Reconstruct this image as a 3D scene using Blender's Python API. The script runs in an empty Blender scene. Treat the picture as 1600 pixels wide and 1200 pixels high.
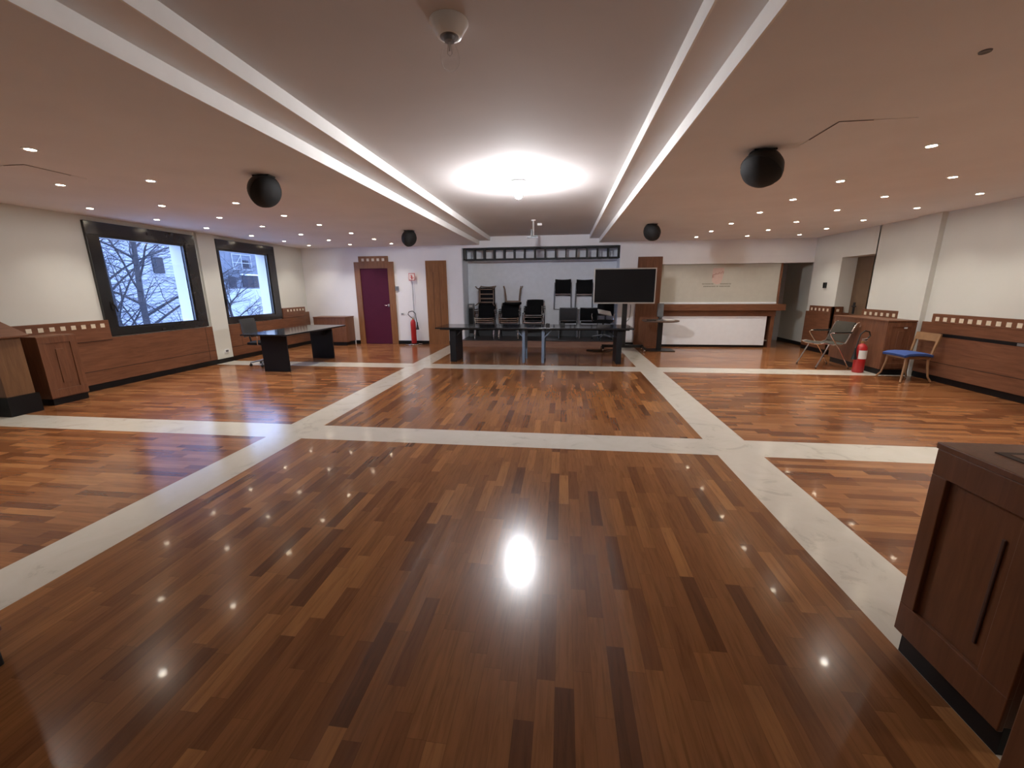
import bpy, bmesh, math, random
from mathutils import Vector, Matrix
random.seed(7)
PI = math.pi
COL = bpy.context.scene.collection

# ------------------------------------------------------------------ materials
MATS = {}
def new_mat(name):
    m = bpy.data.materials.new(name); m.use_nodes = True
    nt = m.node_tree; b = nt.nodes['Principled BSDF']
    MATS[name] = m
    return m, nt, b
def ramp(nt, stops):
    r = nt.nodes.new('ShaderNodeValToRGB'); e = r.color_ramp.elements
    while len(e) < len(stops): e.new(0.5)
    for i, (p, c) in enumerate(stops):
        e[i].position = p; e[i].color = (c[0], c[1], c[2], 1)
    return r
def mapping(nt, scale, coord='Object', rot=(0, 0, 0)):
    tc = nt.nodes.new('ShaderNodeTexCoord'); mp = nt.nodes.new('ShaderNodeMapping')
    mp.inputs['Scale'].default_value = scale; mp.inputs['Rotation'].default_value = rot
    nt.links.new(tc.outputs[coord], mp.inputs['Vector'])
    return mp
def noise(nt, vec, scale=5, detail=4, rough=0.5, dist=0):
    n = nt.nodes.new('ShaderNodeTexNoise'); n.inputs['Scale'].default_value = scale
    n.inputs['Detail'].default_value = detail; n.inputs['Roughness'].default_value = rough
    n.inputs['Distortion'].default_value = dist
    nt.links.new(vec, n.inputs['Vector']); return n
def plain(name, c, rough=0.5, metal=0.0, spec=0.5, var=0.06, bump=0.0, nscale=8):
    m, nt, b = new_mat(name)
    mp = mapping(nt, (1, 1, 1)); n = noise(nt, mp.outputs[0], nscale, 3)
    r = ramp(nt, [(0.3, [x*(1-var) for x in c]), (0.7, [min(1, x*(1+var)) for x in c])])
    nt.links.new(n.outputs['Fac'], r.inputs[0]); nt.links.new(r.outputs[0], b.inputs['Base Color'])
    b.inputs['Roughness'].default_value = rough; b.inputs['Metallic'].default_value = metal
    b.inputs['Specular IOR Level'].default_value = spec
    if bump:
        n2 = noise(nt, mp.outputs[0], nscale*12, 4)
        bp = nt.nodes.new('ShaderNodeBump'); bp.inputs['Strength'].default_value = bump; bp.inputs['Distance'].default_value = 0.002
        nt.links.new(n2.outputs['Fac'], bp.inputs['Height']); nt.links.new(bp.outputs[0], b.inputs['Normal'])
    return m
def wood(name, c1, c2, axis='x', rough=0.38, spec=0.4):
    m, nt, b = new_mat(name)
    s = {'x': (1.2, 14, 14), 'y': (14, 1.2, 14), 'z': (14, 14, 1.2)}[axis]
    mp = mapping(nt, s); n = noise(nt, mp.outputs[0], 2.2, 8, 0.62, 0.8)
    r = ramp(nt, [(0.3, c1), (0.72, c2)])
    nt.links.new(n.outputs['Fac'], r.inputs[0])
    mp2 = mapping(nt, (1, 1, 1)); n2 = noise(nt, mp2.outputs[0], 1.3, 2)
    mx = nt.nodes.new('ShaderNodeMix'); mx.data_type = 'RGBA'; mx.blend_type = 'MULTIPLY'
    mx.inputs[0].default_value = 0.5
    r2 = ramp(nt, [(0.3, (0.75, 0.72, 0.7)), (0.7, (1, 1, 1))]); nt.links.new(n2.outputs['Fac'], r2.inputs[0])
    nt.links.new(r.outputs[0], mx.inputs[6]); nt.links.new(r2.outputs[0], mx.inputs[7])
    nt.links.new(mx.outputs[2], b.inputs['Base Color'])
    b.inputs['Roughness'].default_value = rough; b.inputs['Specular IOR Level'].default_value = spec
    return m
def emis(name, c, s):
    m, nt, b = new_mat(name)
    b.inputs['Base Color'].default_value = (*c, 1); b.inputs['Emission Color'].default_value = (*c, 1)
    b.inputs['Emission Strength'].default_value = s
    return m
def mth(nt, op, a, b=None, c=None):
    n = nt.nodes.new('ShaderNodeMath'); n.operation = op
    for i, v in enumerate((a, b, c)):
        if v is None: continue
        if isinstance(v, (int, float)): n.inputs[i].default_value = v
        else: nt.links.new(v, n.inputs[i])
    return n.outputs[0]
def parquet(name, along, stops, W=0.072, L=0.46):
    m, nt, b = new_mat(name)
    tc = nt.nodes.new('ShaderNodeTexCoord'); sp = nt.nodes.new('ShaderNodeSeparateXYZ')
    nt.links.new(tc.outputs['Object'], sp.inputs[0])
    u, v = (sp.outputs[0], sp.outputs[1]) if along == 'x' else (sp.outputs[1], sp.outputs[0])
    rowf = mth(nt, 'DIVIDE', v, W); row = mth(nt, 'FLOOR', rowf)
    wn = nt.nodes.new('ShaderNodeTexWhiteNoise'); wn.noise_dimensions = '1D'; nt.links.new(row, wn.inputs['W'])
    colf = mth(nt, 'ADD', mth(nt, 'DIVIDE', u, L), mth(nt, 'MULTIPLY', wn.outputs['Value'], 7.3))
    col = mth(nt, 'FLOOR', colf)
    cb = nt.nodes.new('ShaderNodeCombineXYZ'); nt.links.new(row, cb.inputs[0]); nt.links.new(col, cb.inputs[1])
    w2 = nt.nodes.new('ShaderNodeTexWhiteNoise'); w2.noise_dimensions = '2D'; nt.links.new(cb.outputs[0], w2.inputs['Vector'])
    r = ramp(nt, stops); nt.links.new(w2.outputs['Value'], r.inputs[0])
    # grain, shifted per plank
    mp = nt.nodes.new('ShaderNodeMapping'); mp.inputs['Scale'].default_value = (2.0, 26, 1) if along == 'x' else (26, 2.0, 1)
    add = nt.nodes.new('ShaderNodeVectorMath'); add.operation = 'ADD'
    sc = nt.nodes.new('ShaderNodeVectorMath'); sc.operation = 'SCALE'; sc.inputs['Scale'].default_value = 9.0
    nt.links.new(w2.outputs['Color'], sc.inputs[0]); nt.links.new(tc.outputs['Object'], mp.inputs['Vector'])
    nt.links.new(mp.outputs[0], add.inputs[0]); nt.links.new(sc.outputs[0], add.inputs[1])
    n = noise(nt, add.outputs[0], 2.0, 7, 0.6, 0.6)
    g = ramp(nt, [(0.28, (0.62, 0.58, 0.56)), (0.5, (0.95, 0.95, 0.95)), (0.75, (1.14, 1.12, 1.1))]); nt.links.new(n.outputs['Fac'], g.inputs[0])
    mx = nt.nodes.new('ShaderNodeMix'); mx.data_type = 'RGBA'; mx.blend_type = 'MULTIPLY'; mx.inputs[0].default_value = 0.85
    nt.links.new(r.outputs[0], mx.inputs[6]); nt.links.new(g.outputs[0], mx.inputs[7])
    # joints
    fv = mth(nt, 'FRACT', rowf); fu = mth(nt, 'FRACT', colf)
    ev = mth(nt, 'LESS_THAN', mth(nt, 'MINIMUM', fv, mth(nt, 'SUBTRACT', 1, fv)), 0.012)
    eu = mth(nt, 'LESS_THAN', mth(nt, 'MINIMUM', fu, mth(nt, 'SUBTRACT', 1, fu)), 0.0018)
    e = mth(nt, 'MAXIMUM', ev, eu)
    mx2 = nt.nodes.new('ShaderNodeMix'); mx2.data_type = 'RGBA'; mx2.blend_type = 'MIX'
    nt.links.new(mth(nt, 'MULTIPLY', e, 0.35), mx2.inputs[0]); nt.links.new(mx.outputs[2], mx2.inputs[6]); mx2.inputs[7].default_value = (0.035, 0.015, 0.008, 1)
    nt.links.new(mx2.outputs[2], b.inputs['Base Color'])
    b.inputs['Roughness'].default_value = FLOOR_R
    b.inputs['Specular IOR Level'].default_value = 0.35
    b.inputs['Coat Weight'].default_value = 0.13; b.inputs['Coat Roughness'].default_value = 0.045
    return m
FLOOR_R = 0.20
parquet('parquet_lengthwise', 'y', [(0.0, (0.115, 0.044, 0.018)), (0.10, (0.16, 0.062, 0.024)), (0.20, (0.215, 0.085, 0.031)), (0.85, (0.275, 0.115, 0.040)), (1.0, (0.37, 0.165, 0.058))])
parquet('parquet_crosswise', 'x', [(0.0, (0.14, 0.048, 0.020)), (0.2, (0.20, 0.074, 0.028)), (0.5, (0.27, 0.106, 0.041)), (0.85, (0.33, 0.140, 0.054)), (1.0, (0.37, 0.165, 0.064))])

def marble():
    m, nt, b = new_mat('marble')
    mp = mapping(nt, (1, 1, 1)); n = noise(nt, mp.outputs[0], 3.0, 8, 0.65, 1.5)
    r = ramp(nt, [(0.36, (0.50, 0.46, 0.40)), (0.42, (0.58, 0.54, 0.47)), (0.7, (0.62, 0.58, 0.52))])
    nt.links.new(n.outputs['Fac'], r.inputs[0]); nt.links.new(r.outputs[0], b.inputs['Base Color'])
    b.inputs['Roughness'].default_value = 0.16
    return m
marble()
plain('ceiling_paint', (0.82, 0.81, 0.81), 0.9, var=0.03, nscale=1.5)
plain('centre_ceiling_dimmed', (0.60, 0.565, 0.55), 0.9, var=0.03, nscale=1.5)  # ceiling colour darkened here to hold down the bulb's glow on the centre bay
plain('step_paint', (0.92, 0.91, 0.88), 0.8, var=0.02)
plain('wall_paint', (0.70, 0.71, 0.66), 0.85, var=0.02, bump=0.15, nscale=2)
plain('dark_skirting', (0.006, 0.006, 0.007), 0.4, spec=0.3)
WC1, WC2 = (0.135, 0.055, 0.028), (0.235, 0.10, 0.052)
wood('panel_wood', WC1, WC2, 'y'); wood('panel_wood_x', WC1, WC2, 'x'); wood('panel_wood_z', WC1, WC2, 'z')
wood('door_wood', (0.20, 0.085, 0.032), (0.32, 0.145, 0.06), 'z')
wood('dark_cabinet_wood', (0.13, 0.05, 0.022), (0.20, 0.08, 0.035), 'z', 0.3)
wood('stage_wood', (0.24, 0.13, 0.09), (0.34, 0.19, 0.13), 'x')
wood('light_wood', (0.15, 0.075, 0.036), (0.23, 0.118, 0.056), 'z')
plain('soft_groove', (0.07, 0.028, 0.015), 0.6)
plain('groove', (0.035, 0.014, 0.007), 0.6)
plain('inlay', (0.72, 0.64, 0.50), 0.5, var=0.1, nscale=20)
plain('aubergine_paint', (0.078, 0.010, 0.030), 0.6, spec=0.2, var=0.04)
plain('black_lacquer', (0.012, 0.013, 0.016), 0.12, spec=0.6)
plain('black_metal', (0.009, 0.010, 0.012), 0.4, spec=0.5)
plain('truss_black', (0.008, 0.008, 0.010), 0.6)
plain('table_frame', (0.009, 0.010, 0.013), 0.5, spec=0.3)
plain('bluegrey_metal', (0.14, 0.19, 0.27), 0.45)
plain('black_plastic', (0.007, 0.007, 0.007), 0.5)
plain('grille_black', (0.005, 0.005, 0.005), 0.75, bump=0.5, nscale=30)
plain('window_frame', (0.022, 0.021, 0.020), 0.16, spec=0.6)
plain('chrome', (0.92, 0.92, 0.93), 0.12, metal=1.0, var=0.02)
plain('grey_metal', (0.22, 0.23, 0.25), 0.4, metal=0.5)
plain('black_fabric', (0.006, 0.006, 0.007), 0.9, spec=0.2)
plain('grey_mesh', (0.035, 0.035, 0.038), 0.8)
plain('khaki_mesh', (0.042, 0.036, 0.026), 0.8)
plain('blue_fabric', (0.035, 0.075, 0.26), 0.9)
plain('chair_wood', (0.30, 0.17, 0.085), 0.4, var=0.15)
plain('dark_chair_wood', (0.09, 0.055, 0.04), 0.4, var=0.15)
plain('worn_chair_wood', (0.17, 0.115, 0.08), 0.5, var=0.15)
plain('red_paint', (0.42, 0.018, 0.02), 0.3)
plain('white_plastic', (0.78, 0.78, 0.76), 0.4, var=0.02)
plain('white_paint', (0.82, 0.85, 0.90), 0.5, var=0.02)
plain('ceramic', (0.86, 0.90, 0.90), 0.3, var=0.02)
plain('grey_plastic', (0.16, 0.17, 0.18), 0.5)
plain('silver_trim', (0.62, 0.60, 0.58), 0.3, metal=0.6)
plain('screen_glass', (0.006, 0.006, 0.008), 0.08, spec=0.6)
plain('shutter_white', (0.50, 0.48, 0.42), 0.7, var=0.03)
plain('far_wall_brightened', (0.84, 0.84, 0.86), 0.85, var=0.02, bump=0.1, nscale=2)  # wall colour lightened to stand in for light missing at the far end
plain('recess_grey', (0.80, 0.84, 0.90), 0.85, var=0.03)
plain('dark_band', (0.05, 0.055, 0.06), 0.5)
plain('stage_top', (0.035, 0.03, 0.03), 0.35)
plain('brass', (0.7, 0.5, 0.2), 0.3, metal=1.0)
plain('brown_door', (0.15, 0.095, 0.055), 0.45, var=0.08)
plain('paper', (0.75, 0.74, 0.70), 0.8)
plain('sign_white', (0.75, 0.68, 0.66), 0.6, var=0.02)
plain('sign_red', (0.50, 0.05, 0.05), 0.6, var=0.02)
plain('logo_pink', (0.60, 0.44, 0.39), 0.7, var=0.05)
plain('logo_red', (0.40, 0.17, 0.14), 0.7, var=0.05)
plain('logo_grey', (0.22, 0.21, 0.17), 0.7, var=0.05)
plain('bark', (0.035, 0.032, 0.035), 0.9, var=0.2)
plain('facade_white', (0.42, 0.43, 0.44), 0.9, var=0.05)
plain('facade_grey', (0.13, 0.14, 0.16), 0.9, var=0.1)
plain('roof_dark', (0.02, 0.02, 0.025), 0.8)
plain('ground_pale', (0.35, 0.36, 0.37), 0.9, var=0.1)
emis('downlight_glow', (1.0, 0.84, 0.62), 60)
emis('bulb_glow', (0.97, 0.97, 1.0), 1500)
def siding():
    m, nt, b = new_mat('facade_courses')
    tc = nt.nodes.new('ShaderNodeTexCoord'); sp = nt.nodes.new('ShaderNodeSeparateXYZ'); nt.links.new(tc.outputs['Object'], sp.inputs[0])
    f = mth(nt, 'FRACT', mth(nt, 'DIVIDE', sp.outputs[2], 0.13))
    e = mth(nt, 'LESS_THAN', f, 0.22)
    r = ramp(nt, [(0, (0.36, 0.37, 0.40)), (1, (0.17, 0.18, 0.22))]); nt.links.new(e, r.inputs[0])
    nt.links.new(r.outputs[0], b.inputs['Base Color']); b.inputs['Roughness'].default_value = 0.9
siding()
def glass(name, rough=0.0, tint=(1, 1, 1)):
    m, nt, b = new_mat(name)
    nt.nodes.remove(b); out = nt.nodes['Material Output']
    tr = nt.nodes.new('ShaderNodeBsdfTransparent'); tr.inputs[0].default_value = (*tint, 1)
    gl = nt.nodes.new('ShaderNodeBsdfGlossy'); gl.inputs['Roughness'].default_value = rough
    lw = nt.nodes.new('ShaderNodeLayerWeight'); lw.inputs[0].default_value = 0.5
    fo = mth(nt, 'MULTIPLY_ADD', mth(nt, 'POWER', lw.outputs['Facing'], 4.0), 0.7, 0.045)
    mx = nt.nodes.new('ShaderNodeMixShader')
    nt.links.new(fo, mx.inputs[0]); nt.links.new(tr.outputs[0], mx.inputs[1]); nt.links.new(gl.outputs[0], mx.inputs[2])
    nt.links.new(mx.outputs[0], out.inputs[0])
glass('clear_glass', 0.02)

# ------------------------------------------------------------------ mesh builder
class MB:
    def __init__(s): s.v = []; s.f = []; s.m = []; s.sm = []; s.names = []
    def mi(s, n):
        if n not in s.names: s.names.append(n)
        return s.names.index(n)
    def add(s, vs, fs, mat, smooth=False, M=None):
        o = len(s.v)
        for p in vs:
            p = Vector(p)
            s.v.append(tuple(M @ p if M is not None else p))
        k = s.mi(mat)
        for f in fs: s.f.append([i+o for i in f]); s.m.append(k); s.sm.append(smooth)
        return s
    def box(s, x0, x1, y0, y1, z0, z1, mat, M=None):
        if x0 > x1: x0, x1 = x1, x0
        if y0 > y1: y0, y1 = y1, y0
        if z0 > z1: z0, z1 = z1, z0
        vs = [(x0,y0,z0),(x1,y0,z0),(x1,y1,z0),(x0,y1,z0),(x0,y0,z1),(x1,y0,z1),(x1,y1,z1),(x0,y1,z1)]
        return s.add(vs, [(3,2,1,0),(4,5,6,7),(0,1,5,4),(1,2,6,5),(2,3,7,6),(3,0,4,7)], mat, False, M)
    def prism(s, pts, axis, a, b, mat, M=None):
        n = len(pts)
        def P(p, t):
            if axis == 'x': return (t, p[0], p[1])
            if axis == 'y': return (p[0], t, p[1])
            return (p[0], p[1], t)
        vs = [P(p, a) for p in pts] + [P(p, b) for p in pts]
        fs = [list(range(n))[::-1], list(range(n, 2*n))] + [(i, (i+1) % n, n+(i+1) % n, n+i) for i in range(n)]
        return s.add(vs, fs, mat, False, M)
    def lathe(s, prof, mat, seg=24, c=(0,0,0), M=None, cap=True):
        vs = []; fs = []
        for r, z in prof:
            for i in range(seg):
                a = 2*PI*i/seg; vs.append((c[0]+r*math.cos(a), c[1]+r*math.sin(a), c[2]+z))
        for j in range(len(prof)-1):
            for i in range(seg):
                k = (i+1) % seg; fs.append((j*seg+i, j*seg+k, (j+1)*seg+k, (j+1)*seg+i))
        if cap:
            fs.append(list(range(seg))[::-1]); fs.append([(len(prof)-1)*seg+i for i in range(seg)])
        return s.add(vs, fs, mat, True, M)
    def tube(s, pts, r, mat, seg=8, M=None):
        pts = [Vector(p) for p in pts]; n = len(pts)
        rs = r if isinstance(r, (list, tuple)) else [r]*n
        vs = []; fs = []; prev = None
        for i, p in enumerate(pts):
            t = (pts[min(i+1, n-1)] - pts[max(i-1, 0)]).normalized()
            if prev is None:
                u = Vector((0,0,1)) if abs(t.z) < 0.9 else Vector((1,0,0))
                u = (u - t*u.dot(t)).normalized()
            else: u = (prev - t*prev.dot(t)).normalized()
            prev = u; w = t.cross(u)
            for k in range(seg):
                a = 2*PI*k/seg; vs.append(p + (u*math.cos(a) + w*math.sin(a))*rs[i])
        for j in range(n-1):
            for k in range(seg):
                q = (k+1) % seg; fs.append((j*seg+k, j*seg+q, (j+1)*seg+q, (j+1)*seg+k))
        fs.append(list(range(seg))[::-1]); fs.append([(n-1)*seg+k for k in range(seg)])
        return s.add(vs, fs, mat, True, M)
    def bar(s, p0, p1, w, h, mat, up=(0,0,1)):
        p0, p1 = Vector(p0), Vector(p1); t = (p1-p0).normalized(); u = Vector(up)
        if abs(t.dot(u)) > 0.95: u = Vector((1,0,0))
        a = t.cross(u).normalized(); b = a.cross(t).normalized()
        vs = [p + a*i*w/2 + b*j*h/2 for p in (p0, p1) for i, j in ((-1,-1),(1,-1),(1,1),(-1,1))]
        return s.add(vs, [(3,2,1,0),(4,5,6,7),(0,1,5,4),(1,2,6,5),(2,3,7,6),(3,0,4,7)], mat)
    def slab(s, path, w, t, mat, n=8, sag=0.0):
        """curved sheet: path in (y,z), width w along x, thickness t, sideways dish 'sag'"""
        P = [Vector((0, p[0], p[1])) for p in path]; vs = []; fs = []; m = len(P)
        for side in (0, 1):
            for i, p in enumerate(P):
                tg = (P[min(i+1, m-1)] - P[max(i-1, 0)]).normalized(); nn = Vector((0, -tg.z, tg.y))
                for k in range(n+1):
                    x = -w/2 + w*k/n; d = -sag*(1-(2*x/w)**2)
                    vs.append(p + Vector((x, 0, 0)) + nn*(d + (t/2 if side else -t/2)))
        N = n+1; o = m*N
        for i in range(m-1):
            for k in range(n):
                fs.append((i*N+k, (i+1)*N+k, (i+1)*N+k+1, i*N+k+1)); fs.append((o+i*N+k, o+i*N+k+1, o+(i+1)*N+k+1, o+(i+1)*N+k))
        for i in range(m-1):
            fs.append((i*N, o+i*N, o+(i+1)*N, (i+1)*N)); fs.append((i*N+n, (i+1)*N+n, o+(i+1)*N+n, o+i*N+n))
        for k in range(n):
            fs.append((k, k+1, o+k+1, o+k)); a = (m-1)*N; fs.append((a+k, o+a+k, o+a+k+1, a+k+1))
        return s.add(vs, fs, mat, True)
    def build(s, name, parent=None, bevel=0, tag=None):
        me = bpy.data.meshes.new(name); me.from_pydata(s.v, [], s.f)
        for n in s.names: me.materials.append(MATS[n])
        for p, k, q in zip(me.polygons, s.m, s.sm): p.material_index = k; p.use_smooth = q
        bm = bmesh.new(); bm.from_mesh(me); bmesh.ops.recalc_face_normals(bm, faces=bm.faces)
        if any(s.sm):
            for e in bm.edges:
                if len(e.link_faces) == 2 and e.calc_face_angle(0) > 0.7: e.smooth = False
        bm.to_mesh(me); bm.free()
        o = bpy.data.objects.new(name, me); COL.objects.link(o)
        if parent: o.parent = parent
        if bevel:
            b = o.modifiers.new('b', 'BEVEL'); b.width = bevel; b.segments = 2; b.limit_method = 'ANGLE'
        if tag: setp(o, *tag)
        return o
def setp(o, label=None, cat=None, group=None, kind=None):
    if label: o['label'] = label
    if cat: o['category'] = cat
    if group: o['group'] = group
    if kind: o['kind'] = kind
    return o
def thing(name, label, cat, loc=(0,0,0), rz=0, group=None, rot=None):
    o = bpy.data.objects.new(name, None); COL.objects.link(o); o.empty_display_size = 0.1
    o.location = loc; o.rotation_euler = rot if rot else (0, 0, rz)
    return setp(o, label, cat, group)
def dup(root, loc, rot, label, group=None):
    r = root.copy(); COL.objects.link(r); r.location = loc; r.rotation_euler = rot; r['label'] = label
    if group: r['group'] = group
    for ch in list(root.children):
        c = ch.copy(); COL.objects.link(c); c.parent = r
        for g in list(ch.children):
            d = g.copy(); COL.objects.link(d); d.parent = c
    return r
def struct(mb, name, label, cat):
    o = mb.build(name); setp(o, label, cat, None, 'structure'); return o

# ------------------------------------------------------------------ room numbers
XL, XR, YB, YF = -7.25, 5.97, 10.96, -3.0      # left wall, right wall, far wall, wall behind
ZL, Z1, ZC = 2.63, 2.73, 2.83                  # side ceilings, step, centre ceiling
SX = (-3.076, -2.677, 1.439, 1.838)
SY = (-0.20, 0.21, 3.673, 4.085, 7.534, 7.992)
# ------------------------------------------------------------------ floor
def rect_floor():
    b = MB()
    xs = [XL-0.3, SX[0], SX[1], SX[2], SX[3], 6.9]; ys = [YF, SY[0], SY[1], SY[2], SY[3], SY[4], SY[5], 12.9]
    for i in range(5):
        for j in range(7):
            strip = i in (1, 3) or j in (1, 3, 5)
            mat = 'marble' if strip else ('parquet_lengthwise' if i == 2 else 'parquet_crosswise')
            b.add([(xs[i], ys[j], 0), (xs[i+1], ys[j], 0), (xs[i+1], ys[j+1], 0), (xs[i], ys[j+1], 0)], [(0, 1, 2, 3)], mat)
    b.add([(xs[0], ys[0], -0.1), (xs[-1], ys[0], -0.1), (xs[-1], ys[-1], -0.1), (xs[0], ys[-1], -0.1)], [(3, 2, 1, 0)], 'marble')
    return b
o = rect_floor().build('floor'); setp(o, 'glossy brown parquet floor crossed by cream marble strips', 'floor', None, 'structure')

# ------------------------------------------------------------------ ceiling (stepped)
C = MB()
X1L, X2L, X1R, X2R = -2.22, -1.93, 0.885, 0.645
C.box(XL-0.3, X1L, YF, YB+0.1, ZL, ZL+0.4, 'ceiling_paint')
C.box(X1R, 6.9, YF, YB+0.1, ZL, ZL+0.4, 'ceiling_paint')
C.box(X1L, X2L, YF, YB+0.1, Z1, ZL+0.4, 'ceiling_paint')
C.box(X2R, X1R, YF, YB+0.1, Z1, ZL+0.4, 'ceiling_paint')
C.box(X2L, X2R, YF, YB+0.1, ZC, ZL+0.4, 'centre_ceiling_dimmed')
C.box(-2.69, 1.42, YB+0.1, 11.8, 2.60, 2.9, 'ceiling_paint')
C.box(2.40, 6.9, YB+0.1, 12.9, 2.30, 2.5, 'ceiling_paint')
struct(C, 'ceiling', 'warm grey plaster ceiling with raised centre bay', 'ceiling')
for n, (x, d, za, zb, lab) in enumerate([
        (X1L, 1, ZL, Z1, 'white lower step edge of the ceiling on the left, nearest the windows'), (X2L, 1, Z1, ZC, 'white upper step edge of the ceiling on the left, nearest the bulb'),
        (X1R, -1, ZL, Z1, 'white lower step edge of the ceiling on the right side bay'), (X2R, -1, Z1, ZC, 'white upper step edge of the ceiling on the right, nearest the bulb')]):
    b = MB(); b.box(x, x+d*0.012, YF, YB-0.002, za-0.004, zb, 'step_paint')
    struct(b, 'trim_%d' % (n+1), lab, 'ceiling trim')

# ------------------------------------------------------------------ walls
W1, W2 = (5.65, 7.54), (8.045, 9.80)          # window frames (y)
G1, G2 = (5.84, 7.285), (8.12, 9.53)          # glass (y)
GZ = (0.945, 2.335); WZ = (0.80, 2.56)
b = MB(); xo = XL-0.27
b.box(xo, XL, YF, G1[0], 0, ZL, 'wall_paint'); b.box(xo, XL, G1[1], G2[0], 0, ZL, 'wall_paint'); b.box(xo, XL, G2[1], 11.2, 0, ZL, 'wall_paint')
for g in (G1, G2):
    b.box(xo, XL, g[0], g[1], 0, GZ[0]-.03, 'wall_paint'); b.box(xo, XL, g[0], g[1], GZ[1]+.02, ZL, 'wall_paint')
b.box(XL, -7.2, 7.60, 8.02, 0, ZL, 'wall_paint')
struct(b, 'wall_left', 'white painted left wall with two window openings', 'wall')
b = MB()
b.box(XL, -2.69, YB, YB+0.84, 0, ZL, 'far_wall_brightened')          # left of the stage
struct(b, 'wall_back', 'white far wall with the aubergine door left of the stage', 'wall')
b = MB(); b.box(1.42, 2.44, YB, YB+0.84, 0, ZL, 'far_wall_brightened')
b.box(2.44, 2.48, YB+.2, 12.7, 0, 2.3, 'far_wall_brightened'); struct(b, 'wall_pier', 'white pier between the stage recess and the bar', 'wall')
b = MB()
b.box(2.44, XR, YB, YB+0.2, 2.07, ZL, 'far_wall_brightened')         # beam above the bar
b.box(2.44, XR-.01, YB-0.015, YB, 2.235, 2.25, 'far_wall_brightened')
struct(b, 'wall_beam', 'pale beam above the bar opening', 'wall')
b = MB()
b.box(-2.69, 1.42, 11.6, 11.8, 0, 2.62, 'recess_grey')       # back of the stage
b.box(-2.69, 1.42, YB+0.02, YB+0.1, 2.56, 2.9, 'far_wall_brightened')
b.box(-2.685, -2.69+.012, YB+.01, 11.6, 0.18, 2.56, 'recess_grey'); b.box(1.408, 1.42, YB+.01, 11.6, 0.18, 2.56, 'recess_grey')
struct(b, 'wall_recess', 'grey-white back and sides of the stage recess', 'wall')
b = MB()
b.box(2.44, 6.9, 12.6, 12.8, 0, 2.3, 'recess_grey')
struct(b, 'wall_bar', 'dim wall behind the bar passage', 'wall')
b = MB()
b.box(XR, XR+0.2, YF, 8.98, 0, ZL, 'wall_paint')
b.box(XR, 6.8, 8.95, 8.98, 0, ZL, 'wall_paint')
b.box(XR-.08, XR, 7.58, 8.04, 0, ZL, 'wall_paint')
b.box(XR, 6.8, 8.98, 9.94, 2.11, ZL, 'wall_paint')           # head of the niche
struct(b, 'wall_right', 'white right wall with square pilaster', 'wall')
b = MB(); b.box(XR, 6.85, 9.94, 10.2, 0, ZL, 'wall_paint')
b.box(XR, 6.2, 10.2, 10.96, 0, ZL, 'wall_paint'); b.box(6.2, 6.4, 10.2, 12.8, 0, ZL, 'wall_paint')
struct(b, 'wall_corner', 'grey-white right wall beyond the door niche', 'wall')
b = MB(); b.box(XL-.3, 6.9, YF-.2, YF, 0, 3.0, 'wall_paint'); struct(b, 'wall_rear', 'plain white wall behind the viewpoint', 'wall')
# skirtings
b = MB(); b.box(XL, -7.185, 5.0, 7.6, 0, 0.09, 'dark_skirting'); b.box(XL, -7.18, 7.6, 8.02, 0, .09, 'dark_skirting'); b.box(XL, -7.185, 8.02, YB, 0, .09, 'dark_skirting'); b.box(XL, -7.235, YF, 3.9, 0, .09, 'dark_skirting')
struct(b, 'baseboard_left', 'black skirting along the left wall', 'baseboard')
b = MB(); b.box(-5.86, -5.71, YB-.015, YB, 0, .10, 'dark_skirting'); b.box(-4.59, -3.695, YB-.015, YB, 0, .10, 'dark_skirting'); b.box(-3.118, -2.70, YB-.015, YB, 0, .10, 'dark_skirting'); b.box(1.43, 1.85, YB-.015, YB, 0, .10, 'dark_skirting')
b.box(-2.67, 1.40, 11.58, 11.6, .18, .37, 'dark_band')
struct(b, 'baseboard_back', 'black skirting along the far wall', 'baseboard')
b = MB(); b.box(XR-.015, XR, 3.0, 7.58, 0, .1, 'dark_skirting'); b.box(6.185, 6.2, 10.97, 12.6, 0, .09, 'dark_skirting')
struct(b, 'baseboard_right', 'black skirting along the right wall', 'baseboard')

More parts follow.
